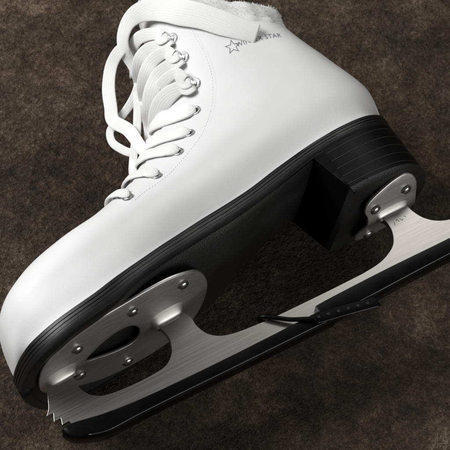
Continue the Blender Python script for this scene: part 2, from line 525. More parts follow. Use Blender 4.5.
lev = [(1.0, 0.10, 0)]
for k in range(5, 0, -1):
    c = k/5.6
    lev += [(c+0.012, 0.11, 0), (c+0.006, 0.09, 0), (c-0.006, 0.09, 0), (c-0.012, 0.112, 0)]
lev += [(0.11, 0.11, 0)]
vs, fs = heel_loft(lev)
heel = mesh_obj('heel', vs, fs, M_HEEL, skate, autosmooth=25)
heel['label'] = 'black stacked heel block with fine horizontal grooves'
for k in range(5, 0, -1):
    c = k/5.6
    lv_, lf_ = heel_loft([(c+0.0055, 0.085, 0), (c+0.0045, 0.118, 0), (c-0.0045, 0.118, 0), (c-0.0055, 0.085, 0)])
    side_cols = set(range(1, nh-nfront-1))
    lf_ = [f for f in lf_ if (f[0] % nh) in side_cols and (f[1] % nh) in side_cols]
    mesh_obj('layer_line', lv_, lf_, M_LINE, heel, autosmooth=30)  # thin paler ribs stand in for highlights along the grooves
lev2 = [(0.11, 0.0, 0), (0.11, 0.10, 0), (0.10, 0.125, 0), (0.03, 0.12, 0), (0.008, 0.09, 0), (0.0, 0.02, 0), (0.0, -0.2, 0)]
vs, fs = heel_loft(lev2)
lastr = len(vs)-nh
fs.append(tuple(range(lastr, lastr+nh)))
lift = mesh_obj('heel_cap', vs, fs, M_SOLE, skate, autosmooth=30)

# ------------------------------------------------------------------ steel: plates
def plate(name, outer, inner, zfun, thick, mat, parent, bevel=0.05, lift_=None):
    bm = bmesh.new()
    def loop_(pts):
        vv = [bm.verts.new((p[0], p[1], 0)) for p in pts]
        return [bm.edges.new((vv[i], vv[(i+1) % len(vv)])) for i in range(len(vv))]
    es = loop_(outer)
    if inner: es += loop_(inner)
    bmesh.ops.triangle_fill(bm, edges=es, use_beauty=True)
    # subdivide interior so the sheet can bend
    for _ in range(3):
        lon = [e for e in bm.edges if e.calc_length() > 0.55]
        if lon:
            bmesh.ops.subdivide_edges(bm, edges=lon, cuts=1)
            bmesh.ops.triangulate(bm, faces=[f for f in bm.faces if len(f.verts) > 3])
    bmesh.ops.beautify_fill(bm, faces=bm.faces, edges=bm.edges)
    bmesh.ops.recalc_face_normals(bm, faces=bm.faces)
    r = bmesh.ops.extrude_face_region(bm, geom=list(bm.faces))
    top = [v for v in r['geom'] if isinstance(v, bmesh.types.BMVert)]
    low = set(bm.verts)-set(top)
    for v in top: v.co.z = zfun(v.co.x, v.co.y)
    for v in low: v.co.z = zfun(v.co.x, v.co.y)-thick
    bm.normal_update()
    sharp = [e for e in bm.edges if len(e.link_faces) == 2 and e.calc_face_angle(0) > math.radians(50)]
    bmesh.ops.bevel(bm, geom=sharp, offset=bevel, segments=3, affect='EDGES', profile=0.5)
    return bm_obj(name, bm, mat, parent, auto=50)

FP = catmull([(1.6, -0.1, 0), (1.72, -1.3, 0), (2.15, -2.25, 0), (3.3, -3.15, 0), (5.0, -3.65, 0), (7.1, -3.78, 0), (9.2, -3.82, 0), (10.6, -3.5, 0), (11.6, -2.75, 0),
              (12.25, -1.35, 0), (12.4, 0.2, 0), (12.1, 1.9, 0), (11.4, 3.1, 0), (9.8, 4.1, 0), (7.7, 4.3, 0), (5.7, 3.8, 0), (4.0, 2.7, 0), (2.5, 1.6, 0), (1.85, 0.8, 0)], 6, True)
CUT = catmull([(4.45, -0.15, 0), (5.0, -0.75, 0), (5.65, -1.15, 0), (6.5, -1.38, 0), (7.3, -1.2, 0), (7.8, -0.45, 0), (7.8, 0.5, 0), (7.35, 0.95, 0), (6.4, 0.85, 0), (5.3, 0.4, 0)], 6, True)
def fp_z(x, y):
    base = 0.10+0.072*x
    ridge = -0.14*math.exp(-(y/0.9)**2)*(math.exp(-((x-2.9)/1.1)**2)+math.exp(-((x-9.7)/1.4)**2))
    dish = 0.012*(y-0.3)**2
    tail = 0.18*smooth01((x-10.6)/1.8)
    return base+ridge+dish+tail
front_plate = plate('toe_plate', FP, CUT, fp_z, 0.16, M_PLATE, skate)
RP = catmull([(22.5, -1.1, 0), (22.62, -1.75, 0), (23.3, -2.3, 0), (24.5, -2.8, 0), (25.4, -2.75, 0), (26.0, -1.9, 0), (26.15, -0.3, 0), (26.05, 1.2, 0), (25.5, 2.3, 0), (24.5, 2.8, 0), (23.4, 2.75, 0),
              (22.6, 2.3, 0), (22.35, 1.5, 0), (22.7, 0.6, 0), (22.75, -0.4, 0)], 6, True)
def rp_z(x, y):
    return 0.60-0.14*math.exp(-((y-0.1)/0.6)**2)+0.05*(y-0.1)**2
rear_plate = plate('heel_plate', RP, None, rp_z, 0.17, M_PLATE, skate)

def rivet(x, y, z, r, parent):
    bm = bmesh.new()
    prof = [(r*1.0, 0.0), (r*1.0, -0.03), (r*0.93, -0.09), (r*0.75, -0.145), (r*0.5, -0.185), (r*0.25, -0.2), (0.0, -0.205)]
    n = 28; rows = []
    for (pr, pz) in prof[:-1]:
        rows.append([bm.verts.new((x+pr*math.cos(2*math.pi*k/n), y+pr*math.sin(2*math.pi*k/n), z+pz)) for k in range(n)])
    tip = bm.verts.new((x, y, z+prof[-1][1]))
    for a, b in zip(rows[:-1], rows[1:]):
        for k in range(n): bm.faces.new((a[k], a[(k+1) % n], b[(k+1) % n], b[k]))
    for k in range(n): bm.faces.new((rows[-1][k], rows[-1][(k+1) % n], tip))
    return bm_obj('rivet', bm, M_RIVET, parent, auto=60)
for (x, y) in ((3.98, -1.98), (7.42, -2.6), (10.59, -2.45), (7.14, 3.2), (4.05, 1.15), (10.4, 2.75)):
    rivet(x, y, fp_z(x, y)-0.15, 0.36, front_plate)
for (x, y) in ((25.3, -1.5), (23.22, -0.98), (23.4, 2.05), (25.3, 1.75)):
    rivet(x, y, rp_z(x, y)-0.16, 0.36, rear_plate)

# ------------------------------------------------------------------ blade
def arc(pts, per=5):
    return [(p.x, p.z) for p in catmull([(a, 0, b) for a, b in pts], per)]
outl = []
outl += [(2.15, 0.42), (2.05, 0.1)]
outl += arc([(2.05, 0.1), (1.85, -0.35), (1.66, -0.85), (1.45, -1.3), (1.2, -1.6)], 4)
outl += [(1.58, -1.62), (1.40, -2.06), (1.80, -2.05), (1.70, -2.42), (2.12, -2.40), (2.2, -2.75)]
outl += arc([(2.2, -2.75), (3.0, -3.15), (4.4, -3.42), (8, -3.6), (14, -3.66), (20, -3.6), (26, -3.45), (29.6, -3.2)], 5)
outl += [(29.9, -2.9), (29.85, -2.55)]
outl += arc([(29.85, -2.55), (29.3, -2.05), (28.6, -1.9), (27.6, -1.86), (26.8, -1.68), (26.2, -1.35), (25.75, -0.85), (25.5, -0.25), (25.45, 0.2), (25.55, 0.62)], 5)
outl += [(23.45, 0.62)]
outl += arc([(23.45, 0.62), (23.62, 0.2), (23.72, -0.3), (23.62, -0.95), (23.2, -1.62), (22.5, -2.03), (21.7, -2.27), (20.6, -2.37)], 5)
outl += arc([(18.5, -2.38), (15, -2.33), (13.2, -2.22), (12.2, -2.1), (11.45, -1.85), (10.95, -1.4), (10.7, -0.75), (10.68, -0.15), (10.45, 0.3), (10.4, 0.62)], 5)
outl += [(8.72, 0.58)]
outl += arc([(8.72, 0.58), (8.85, 0.15), (9.0, -0.35), (8.98, -0.9), (8.68, -1.55), (8.1, -2.02), (7.3, -2.16), (6.3, -2.18), (5.3, -2.13), (4.4, -2.0), (3.8, -1.66), (3.46, -1.1), (3.42, -0.5), (3.55, 0.0), (3.75, 0.42)], 5)
bm = bmesh.new()
cl = []
for p in outl:
    if not cl or (abs(p[0]-cl[-1][0])+abs(p[1]-cl[-1][1])) > 0.02: cl.append(p)
bt = 0.2
vv = [bm.verts.new((a, -bt, b)) for a, b in cl]
ee = [bm.edges.new((vv[i], vv[(i+1) % len(vv)])) for i in range(len(vv))]
bmesh.ops.triangle_fill(bm, edges=ee, use_beauty=True)
r = bmesh.ops.extrude_face_region(bm, geom=list(bm.faces))
for v in r['geom']:
    if isinstance(v, bmesh.types.BMVert): v.co.y = bt
bmesh.ops.recalc_face_normals(bm, faces=bm.faces)
sharp = [e for e in bm.edges if len(e.link_faces) == 2 and e.calc_face_angle(0) > math.radians(60) and
         abs(e.verts[0].co.y-e.verts[1].co.y) < 0.01]
bmesh.ops.bevel(bm, geom=sharp, offset=0.014, segments=2, affect='EDGES', profile=0.5)
blade = bm_obj('blade', bm, M_STEEL, skate, auto=28, flat_y=True)
blade['label'] = 'brushed steel blade with saw-like toe picks at the front'

# weld shoulders where the stanchions meet the plates
def weld(xa, xb, zf, flare, drop, parent):
    vs = []; fs = []
    nlev, nang = 8, 40
    for i in range(nlev+1):
        t = i/nlev
        k = (1-t)**3.2
        hx = (xb-xa)/2+flare*0.35*k; hy = bt+0.015+flare*k
        cx = (xa+xb)/2
        for j in range(nang):
            a = 2*math.pi*j/nang
            c, s_ = math.cos(a), math.sin(a)
            e = 0.62
            x = cx+hx*math.copysign(abs(c)**e, c); y = hy*math.copysign(abs(s_)**e, s_)
            z = zf(x, y)-0.14-drop*t
            vs.append(Vector((x, y, z)))
    for i in range(nlev):
        for j in range(nang):
            k2 = (j+1) % nang
            fs.append((i*nang+j, i*nang+k2, (i+1)*nang+k2, (i+1)*nang+j))
    return mesh_obj('weld_shoulder', vs, fs, M_PLATE, parent)
weld(2.15, 3.7, fp_z, 0.85, 0.36, front_plate)
weld(8.75, 10.45, fp_z, 0.85, 0.44, front_plate)
weld(23.5, 25.5, rp_z, 0.55, 0.32, rear_plate)

# size mark scratched on the rear stanchion
def strokes(name, lines, w, y, mat, parent):
    bm = bmesh.new()
    for ln in lines:
        for a, b in zip(ln[:-1], ln[1:]):
            d = Vector((b[0]-a[0], 0, b[1]-a[1])); nrm = Vector((-d.z, 0, d.x)).normalized()*w/2
            q = [Vector((a[0], y, a[1]))+nrm, Vector((a[0], y, a[1]))-nrm, Vector((b[0], y, b[1]))-nrm, Vector((b[0], y, b[1]))+nrm]
            lo = [bm.verts.new(k) for k in q]; hi = [bm.verts.new(k+Vector((0, -0.004, 0))) for k in q]
            bm.faces.new(hi)
            for i in range(4): bm.faces.new((lo[i], lo[(i+1) % 4], hi[(i+1) % 4], hi[i]))
    return bm_obj(name, bm, mat, parent)

# ------------------------------------------------------------------ laces
def ribbon(name, pts, normals, w, th, mat, parent, per=8, seg=20, twist=None, uoff=0.0, cap=True, widths=None, crown=0.0):
    """flat woven lace: pts control points, normals face directions (control), w width, th thickness"""
    P = catmull(pts, per); Nn = [k.normalized() for k in catmull(normals, per)]
    if widths: W = [k.x for k in catmull([(a, 0, 0) for a in widths], per)]
    else: W = [w]*len(P)
    vs = []; fs = []; uv = []
    ulen = uoff
    for i, p in enumerate(P):
        t = (P[min(i+1, len(P)-1)]-P[max(i-1, 0)]).normalized()
        if i: ulen += (p-P[i-1]).length
        nn = (Nn[i]-t*Nn[i].dot(t)).normalized()
        s = t.cross(nn).normalized()
        # tiny irregularity
        wob = 1+0.06*noise.noise(p*0.9+Vector((uoff*9, 0, 0)))
        nn = (nn+s*0.16*noise.noise(p*0.55+Vector((0, uoff*7, 0)))).normalized(); s = t.cross(nn).normalized()
        for j in range(seg):
            a = 2*math.pi*j/seg
            c, q = math.cos(a), math.sin(a)
            e = 0.62
            hx = W[i]/2*wob*math.copysign(abs(c)**e, c); hz = th/2*math.copysign(abs(q)**0.5, q)
            hz += crown*(1-(hx/(W[i]/2))**2)
            vs.append(p+s*hx+nn*hz)
            uv.append((ulen, 0.5*W[i]*(1 - math.cos(a))))
    n = seg
    for i in range(len(P)-1):
        for j in range(n):
            k = (j+1) % n
            fs.append((i*n+j, i*n+k, (i+1)*n+k, (i+1)*n+j))
    fs.append(tuple(range(n))); fs.append(tuple(range((len(P)-1)*n, len(P)*n)))
    return mesh_obj(name, vs, fs, mat, parent, uvs=uv)

# nearest ring parameters of a surface point
def ring_params(p):
    best = None
    for r in range(56, int(S_WARP*RINGS_PER)+1):
        for j in range(0, NPHI):
            d = (verts[r*NPHI+j]-p).length_squared
            if best is None or d < best[0]: best = (d, r, j)
    return best[1]/RINGS_PER, 2*math.pi*best[2]/NPHI
def lifted(p, h):
    q, nrm = snap(p)
    return q+nrm*h, nrm

# ------------------------------------------------------------------ facings (the reinforced panels that carry the eyelets), tongue, stitching
STITCH = [(19.9, -3.5, 16.6), (19.35, -3.46, 15.25), (19.18, -3.42, 14.6), (19.1, -3.45, 13.51), (18.87, -3.38, 12.52), (18.62, -3.3, 11.72), (18.23, -3.2, 11.03), (17.54, -3.14, 10.06), (16.78, -3.19, 9.21), (15.92, -3.34, 8.43), (15.0, -3.42, 7.85), (14.06, -3.43, 7.34), (12.98, -3.54, 6.77), (12.03, -3.67, 6.43), (11.17, -3.76, 6.23), (10.35, -4.02, 5.9)]
EDGE = [(18.9, -1.4, 19.6), (18.28, -1.4, 18.43), (17.68, -1.3, 17.09), (17.11, -1.4, 15.43), (16.58, -1.45, 13.86), (15.97, -1.5, 12.5), (15.12, -1.45, 11.45), (14.23, -1.4, 10.79), (13.16, -1.5, 9.58), (12.25, -1.6, 8.87), (11.02, -2.4, 7.44), (9.9, -3.2, 6.7)]
def resample(pts, n):
    P = catmull(pts, 12); L = [0]
    for a, b in zip(P[:-1], P[1:]): L.append(L[-1]+(b-a).length)
    out = []; k = 0
    for i in range(n):
        s = L[-1]*i/(n-1)
        while k < len(L)-2 and L[k+1] < s: k += 1
        t = (s-L[k])/max(1e-6, L[k+1]-L[k])
        out.append(P[k].lerp(P[k+1], t))
    return out
for side in (-1, 1):
    M = 110
    ea = resample(EDGE, M); st = resample(STITCH, M)
    prof = [(-0.02, -0.12), (-0.02, 0.03), (-0.005, 0.09), (0.02, 0.11), (0.08, 0.115), (0.2, 0.11), (0.35, 0.10), (0.5, 0.085), (0.65, 0.062), (0.8, 0.038), (0.92, 0.018), (1.0, 0.009), (1.05, 0.004), (1.08, 0.0), (1.12, -0.02)]
    vs = []; fs = []
    for a, b in zip(ea, st):
        a = Vector((a.x, a.y*-side, a.z)); b = Vector((b.x, b.y*-side, b.z))
        for (t, h) in prof:
            q, nrm = lifted(a.lerp(b, t), h)
            vs.append(q)
    m = len(prof)
    for i in range(M-1):
        for j in range(m-1):
            fs.append((i*m+j, i*m+j+1, (i+1)*m+j+1, (i+1)*m+j))
    mesh_obj('eyelet_facing', vs, fs, M_LEATHER, skate)
# padded tongue between the facings
vs = []; fs = []
NA, NB = 70, 21
for i in range(NA+1):
    s = 9.6+(17.95-9.6)*i/NA
    for j in range(NB):
        t = -1+2*j/(NB-1)
        p = upper_point(s, math.pi+t*0.72)
        h = 0.055*(1-abs(t)**6)+0.12*smooth01((i/NA-0.55)/0.4)*(1-t*t)-0.03
        q, _ = lifted(p, h)
        vs.append(q)
for i in range(NA):
    for j in range(NB-1):
        fs.append((i*NB+j, i*NB+j+1, (i+1)*NB+j+1, (i+1)*NB+j))
mesh_obj('tongue', vs, fs, M_TONGUE, skate)

def stitch_run(name, pts, step, lift, r=0.022, length=0.62):
    P = resample(pts, 400); L = sum(((b-a).length for a, b in zip(P[:-1], P[1:])), 0.0)
    n = int(L/step); vs = []; fs = []
    Q = resample(pts, n*10+1)
    for k in range(n):
        seg = [lifted(Q[k*10+int(10*length*u/4)], lift)[0] for u in range(5)]
        nr_ = lifted(seg[2], 0)[1]
        for a in (0, 4): seg[a] = seg[a]-nr_*0.03
        off = len(vs)
        for i, p in enumerate(seg):
            t = (seg[min(i+1, 4)]-seg[max(i-1, 0)]).normalized(); s = t.cross(nr_).normalized()
            for j in range(6):
                a = 2*math.pi*j/6
                vs.append(p+s*r*1.35*math.cos(a)+nr_*r*math.sin(a))
        for i in range(4):
            for j in range(6):
                fs.append((off+i*6+j, off+i*6+(j+1) % 6, off+(i+1)*6+(j+1) % 6, off+(i+1)*6+j))
    return mesh_obj(name, vs, fs, M_THREAD, skate)
stitch_run('seam_stitching', STITCH, 0.20, 0.013, r=0.019, length=0.9)
edge_in = [Vector(a).lerp(Vector(b), 0.14) for a, b in zip(resample(EDGE, 40), resample(STITCH, 40))]
stitch_run('seam_stitching', edge_in, 0.20, 0.112, r=0.018, length=0.9)

# ------------------------------------------------------------------ eyelets and lace hooks
EYE = [(10.26, -3.6, 6.3), (12.42, -3.35, 7.1), (14.37, -3.1, 8.15), (15.64, -2.95, 9.17), (16.78, -2.79, 10.58)]
HOOK = [(17.65, -2.87, 12.1), (18.04, -2.85, 13.98), (18.24, -2.72, 15.55)]
def frame(p, h):
    q, nrm = lifted(p, h)
    t = Vector((-0.5, 0, 0.86)); s = nrm.cross(t).normalized(); t = s.cross(nrm).normalized()
    return q, nrm, s, t
def lathe(name, prof, fr, mat, parent, n=32):
    q, nrm, s, t = fr
    vs = []; fs = []
    for (r, z) in prof:
        for k in range(n):
            a = 2*math.pi*k/n
            vs.append(q+s*r*math.cos(a)+t*r*math.sin(a)+nrm*z)
    for i in range(len(prof)-1):
        for k in range(n):
            fs.append((i*n+k, i*n+(k+1) % n, (i+1)*n+(k+1) % n, (i+1)*n+k))
    fs.append(tuple(range((len(prof)-1)*n, len(prof)*n)))
    return mesh_obj(name, vs, fs, mat, parent, autosmooth=50)
for side in (-1, 1):
    for e in EYE:
        fr = frame(Vector((e[0], e[1]*-side, e[2])), 0.075)
        ey = lathe('eyelet', [(0.33, -0.03), (0.33, 0.015), (0.305, 0.045), (0.26, 0.055), (0.205, 0.04), (0.175, 0.0), (0.17, -0.06)], fr, M_EYELET, skate)
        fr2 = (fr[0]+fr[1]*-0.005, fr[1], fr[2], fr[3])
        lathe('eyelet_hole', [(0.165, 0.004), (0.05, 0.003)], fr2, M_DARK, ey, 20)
    for e in HOOK:
        fr = frame(Vector((e[0], e[1]*-side, e[2])), 0.10)
        q, nrm, s, t = fr
        hk = lathe('lace_hook', [(0.36, -0.03), (0.36, 0.02), (0.33, 0.05), (0.27, 0.055), (0.24, 0.03), (0.2, 0.03), (0.18, 0.07), (0.12, 0.085), (0.02, 0.09)], fr, M_EYELET, skate)
        # curled tab that keeps the lace
        away = Vector((0.9, -side*-0.1, 0.35)); away = (away-nrm*away.dot(nrm)).normalized(); across = nrm.cross(away).normalized()
        line = [(0.05, 0.06), (-0.08, 0.08), (-0.18, 0.12), (-0.22, 0.20), (-0.17, 0.27), (-0.06, 0.30), (0.02, 0.29)]
        vs = []; fs = []
        for i, (a, h) in enumerate(line):
            w2 = 0.17 if i < len(line)-1 else 0.12
            for (dw, dh) in ((-w2, 0), (w2, 0), (w2, 0.05), (-w2, 0.05)):
                vs.append(q+away*a+across*dw+nrm*(h+dh))
        for i in range(len(line)-1):
            for j in range(4):
                fs.append((i*4+j, i*4+(j+1) % 4, (i+1)*4+(j+1) % 4, (i+1)*4+j))
        fs.append((0, 1, 2, 3)); fs.append(tuple(range((len(line)-1)*4, len(line)*4)))
        mesh_obj('hook_tab', vs, fs, M_EYELET, hk, autosmooth=60)

# size scratched on the heel stanchion
strokes('size_mark', [[(24.02, -0.62), (24.12, -0.38)], [(24.25, -0.40), (24.36, -0.30), (24.40, -0.52)], [(24.52, -0.34), (24.62, -0.52), (24.72, -0.42)], [(24.82, -0.30), (24.94, -0.40)]], 0.030, -bt-0.002, M_ETCH, skate)

# ------------------------------------------------------------------ laces threaded through the eyelets
def bar(near, far_shift=0.0, w=0.92, h=0.19):
    s, ang = ring_params(lifted(Vector(near), 0)[0])
    pts = []; nrms = []
    n = 13
    p0, n0 = lifted(Vector(near), 0)
    for i in range(n):
        t = i/(n-1)
        a = ang+(2*math.pi-2*ang)*t
        p = upper_point(s+far_shift*t, a)
        if i == 0: p = p0
        hh = h+0.05*math.sin(math.pi*t)
        if i == 0 or i == n-1: hh = 0.0
        q, nn = lifted(p, hh)
        pts.append(q); nrms.append(nn)
    # the end tucks into the eyelet
    while (pts[2]-p0).length < 0.95: del pts[1]; del nrms[1]
    while (pts[1]-p0).length < 0.80: del pts[1]; del nrms[1]
    d = (pts[1]-pts[0]); d = (d-n0*d.dot(n0)).normalized()
    head = [(0.03, 0.01), (0.13, 0.10), (0.32, 0.17), (0.56, h)]
    hn = [(n0-d*0.7).normalized(), (n0-d*0.5).normalized(), (n0-d*0.2).normalized(), n0]
    pts = [p0+d*a_+n0*b_ for a_, b_ in head]+pts[1:]; nrms = hn+nrms[1:]
    wd = [w*0.34, w*0.62, w*0.88, w*0.98]+[w]*(len(pts)-7)+[w*0.95, w*0.7, w*0.4]
    return ribbon('shoelace', pts, nrms, w, 0.17, M_LACE, skate, per=6, widths=wd, crown=0.03, uoff=random.random())
for i, e in enumerate(EYE):
    bar(e, (1.0, 0.9, 1.3, 1.1, 1.3)[i], w=(0.75, 0.92, 1.02, 1.06, 1.1)[i])
FACE = Vector((-0.33, -0.86, -0.38))
#==LOOSE==
# loose laces: the free flat end thrown over the ankle, and the untied strands hanging beside the tongue
SIDE = Vector((-0.86, 0.07, 0.50))
def loose(pts, widths, tilt, th=0.20, crown=0.0, label=None, lift=0.0):
    nr_ = [(FACE*(1-abs(m))+SIDE*m).normalized() for m in tilt]
    o = ribbon('shoelace', [Vector(p)+FACE*lift for p in pts], nr_, 1.0, th, M_LACE, skate, per=9, widths=widths, crown=crown, uoff=random.random()*3)
    if label: o['label'] = label
    return o
loose([(22.23, -4.15, 12.57), (21.48, -4.26, 13.34), (20.74, -4.28, 14.2), (19.91, -4.15, 15.35), (19.1, -3.71, 16.53), (18.44, -2.9, 17.9), (17.7, -2.2, 18.65), (16.95, -1.6, 18.75), (16.32, -1.0, 18.3), (16.05, -0.5, 17.6), (16.2, 0.0, 16.9), (16.2, 0.4, 16.0), (15.97, 0.5, 14.91), (15.5, 0.5, 13.4), (15.2, 0.6, 12.2)],
      [1.18, 1.32, 1.45, 1.55, 1.58, 1.5, 1.3, 1.05, 0.85, 0.75, 0.7, 0.7, 0.7, 0.7, 0.65],
      [0, 0, 0, 0, -.1, -.1, 0.1, 0.3, 0.3, 0.2, 0, 0, 0.1, 0.1, 0], th=0.13, crown=0.03, label='broad flat lace end thrown across the ankle')
loose([(16.41, -0.6, 17.81), (15.75, -0.5, 17.75), (15.05, 0.2, 17.45), (14.33, 0.7, 16.45), (13.82, 0.9, 15.2), (13.45, 0.85, 14.15), (13.75, 0.3, 12.75), (13.5, -0.6, 10.8), (13.6, -0.6, 10.05)],
      [0.6, 0.8, 0.82, 0.84, 0.84, 0.84, 0.8, 0.75, 0.55], [0.0, 0.1, 0.2, 0.15, 0.1, 0.0, 0.0, 0, 0.1], th=0.12, crown=0.0, label='loose flat lace strand bending beside the tongue')
loose([(13.29, 0.9, 11.6), (13.07, 1.2, 12.2), (12.87, 1.5, 13.11), (13.09, 1.6, 13.91), (13.55, 1.5, 14.27), (14.51, 1.2, 14.63), (15.27, 0.9, 15.01), (15.87, 0.6, 15.48), (16.6, 0.3, 16.58)],
      [0.5, 0.52, 0.52, 0.52, 0.52, 0.55, 0.6, 0.6, 0.5], [0.3, 0.3, 0.3, 0.2, 0.1, 0, 0, 0, 0], th=0.16, label='loose lace loop hanging behind the others')
loose([(16.51, 0.2, 17.07), (16.1, 0.5, 15.97), (15.44, 0.7, 14.76), (14.27, 0.5, 12.67), (13.25, 0.2, 11.17), (12.46, 0.0, 9.83), (11.97, -0.6, 8.55)],
      [0.5, 0.5, 0.5, 0.5, 0.5, 0.5, 0.4], [0]*7, th=0.16)
# strands wound round the three hooks
K = [
 ([(17.50, -2.95, 12.28), (16.86, -2.55, 12.30), (16.2, -2.0, 12.45), (15.65, -1.45, 12.35), (15.1, -1.2, 11.85), (14.5, -1.3, 11.1)], [0.55, 0.75, 0.95, 1.0, 0.95, 0.8], [0]*6, 0.24),
 ([(17.58, -3.2, 12.55), (17.08, -2.95, 13.05), (16.54, -2.3, 13.35), (16.1, -1.5, 13.35), (15.5, -1.0, 12.8), (14.69, -1.2, 11.6)], [0.5, 0.6, 0.65, 0.7, 0.7, 0.6], [0, .1, .2, .2, .1, 0], 0.30),
 ([(17.72, -3.0, 13.9), (17.03, -2.55, 13.97), (16.4, -1.9, 14.05), (15.7, -1.5, 13.5), (15.06, -1.1, 12.69), (14.56, -0.9, 11.8)], [0.55, 0.75, 0.85, 0.9, 0.85, 0.7], [0, 0, 0.1, 0.15, 0.1, 0], 0.24),
 ([(17.88, -3.2, 14.32), (17.36, -2.8, 14.82), (16.75, -2.0, 15.2), (16.1, -1.45, 14.95), (15.6, -0.9, 14.45), (15.2, -0.5, 13.6)], [0.5, 0.65, 0.75, 0.8, 0.75, 0.6], [0, 0, .15, .2, .1, 0], 0.28),
 ([(17.85, -2.9, 15.35), (17.33, -2.4, 15.7), (16.85, -1.8, 16.1), (16.3, -1.3, 16.0), (15.93, -0.8, 15.6), (15.6, -0.3, 14.9)], [0.5, 0.7, 0.8, 0.85, 0.8, 0.6], [0, 0, 0.1, 0.15, 0.1, 0], 0.24),
 ([(17.97, -3.05, 15.7), (17.67, -2.55, 16.4), (17.4, -1.8, 17.2), (17.0, -1.2, 17.6), (16.6, -0.6, 17.6), (16.3, -0.2, 17.1)], [0.5, 0.65, 0.75, 0.75, 0.7, 0.55], [0, 0, .1, .2, .1, 0], 0.26),
]
VIEW_AWAY = Vector((0.31, 0.86, 0.42))
for n_, (hx, hy, hz) in enumerate(HOOK):
    q, nn = lifted(Vector((hx, hy, hz)), 0.0)
    fwd = Vector((-0.80, 0.0, 0.1)); fwd = (fwd-nn*fwd.dot(nn)).normalized(); acr = nn.cross(fwd).normalized()
    if acr.z < 0: acr = -acr                       # acr points up the shaft
    for strand, sg, hh in ((K[2*n_], -1, 0.0), (K[2*n_+1], 1, 0.14)):
        start = [q+fwd*0.06+acr*sg*0.10+nn*(0.10+hh), q+fwd*0.14+acr*sg*0.15+nn*(0.32+hh), q+fwd*0.42+acr*sg*0.20+nn*(0.40+hh)]
        body = [Vector(p) for p in strand[0][1:]]
        if (body[0]-start[-1]).length < 0.45: body = body[1:]; cutn = 2
        else: cutn = 1
        # the far ends slip behind the ridge of the instep
        body[-2] = body[-2]+VIEW_AWAY*0.5
        body[-1] = body[-1]+VIEW_AWAY*1.6
        body.append(body[-1]+Vector((-0.45, 0.35, -0.9)))
        pts = start+body
        nrm_ = [(nn*0.3-fwd).normalized(), (nn-fwd*0.8).normalized(), nn]+[(FACE*(1-abs(m))+SIDE*m).normalized() for m in strand[2][cutn:]]+[FACE]
        wd = [0.55, 0.74, 0.80]+list(strand[1][cutn:])+[strand[1][-1]*0.9]
        o = ribbon('shoelace', pts, nrm_, 0.8, 0.12, M_LACE, skate, per=9, widths=[k*1.12 for k in wd], crown=0.015, uoff=n_*0.37)
        o['label'] = 'lace strand wound round a lace hook'
#==END==



# ------------------------------------------------------------------ fur lining spilling over the cuff
vs = []; fs = []; sk = []
NT = 26
for j in range(NPHI):
    p = base[j]; d = (axis_point(p)-p).normalized()
    c = p+d*0.62+shaft_dir*0.35
    for k in range(NT):
        a = 2*math.pi*k/NT
        dr = (-d)*math.cos(a)+shaft_dir*math.sin(a)
        q = c+dr*0.62
        nz = noise.noise(q*1.3)*0.24+noise.noise(q*3.0)*0.12+noise.noise(q*7.0)*0.03
        rr = (0.70+nz*1.2+(0.95*max(0, math.sin(a))))*smooth01((p.x-18.4)/1.2)
        vs.append(c+dr*rr); sk.append((c, dr))
for j in range(NPHI):
    for k in range(NT):
        a, b = j*NT+k, j*NT+(k+1) % NT
        c_, d_ = ((j+1) % NPHI)*NT+(k+1) % NT, ((j+1) % NPHI)*NT+k
        fs.append((a, b, c_, d_))
core_n = len(vs)
rnd = random.Random(3)
core = list(vs)
fv = list(vs); ff = list(fs)
for _ in range(24000):
    j = rnd.randrange(NPHI); k = rnd.randrange(NT)
    a = 2*math.pi*k/NT
    if math.sin(a) < -0.35: continue
    if base[j].x < 19.2: continue
    A_, B_ = core[j*NT+k], core[((j+1) % NPHI)*NT+(k+1) % NT]
    p = A_.lerp(B_, rnd.random())
    dr = sk[j*NT+k][1]
    cl_ = noise.noise_vector(p*2.2)*0.9
    dirv = (dr+cl_+Vector((rnd.gauss(0, .35), rnd.gauss(0, .35), rnd.gauss(0, .35)))).normalized()
    ln = rnd.uniform(0.06, 0.17); wd = 0.008
    sd = dirv.cross(Vector((rnd.gauss(0, 1), rnd.gauss(0, 1), rnd.gauss(0, 1)))).normalized()*wd
    bend = Vector((rnd.gauss(0, .3), rnd.gauss(0, .3), rnd.gauss(0, .3)))*ln*0.5
    o = len(fv)
    m_ = p+dirv*ln*0.55+bend*0.4
    fv += [p-sd-dirv*0.03, p+sd-dirv*0.03, m_+sd*0.8, m_-sd*0.8, p+dirv*ln+bend]
    ff += [(o, o+1, o+2, o+3), (o+3, o+2, o+4)]
fur = mesh_obj('fur_lining', fv, ff, M_FUR, skate)
fur['label'] = 'fluffy white fur lining showing above the cuff'

# ------------------------------------------------------------------ printed lettering along the cuff
def text_mesh(body, size):
    cu = bpy.data.curves.new('lettering', 'FONT'); cu.body = body; cu.size = size; cu.resolution_u = 4
    cu.space_character = 1.12
    o = bpy.data.objects.new('lettering', cu); COL.objects.link(o)
    dg = bpy.context.evaluated_depsgraph_get()
    me = bpy.data.meshes.new_from_object(o.evaluated_get(dg))
    vs = [v.co.copy() for v in me.vertices]; fs = [tuple(p.vertices) for p in me.polygons]
    bpy.data.objects.remove(o); bpy.data.meshes.remove(me); bpy.data.curves.remove(cu)
    return vs, fs
BASELINE = TEXT_LINE = resample([(20.6, -3.8, 12.55), (21.1, -3.85, 12.46), (21.75, -3.9, 12.37), (22.4, -3.9, 12.25), (23.1, -3.8, 12.1), (23.8, -3.6, 11.95), (24.5, -3.2, 11.9), (25.1, -2.4, 11.9)], 200)
BL = [0]
for a, b in zip(BASELINE[:-1], BASELINE[1:]): BL.append(BL[-1]+(b-a).length)
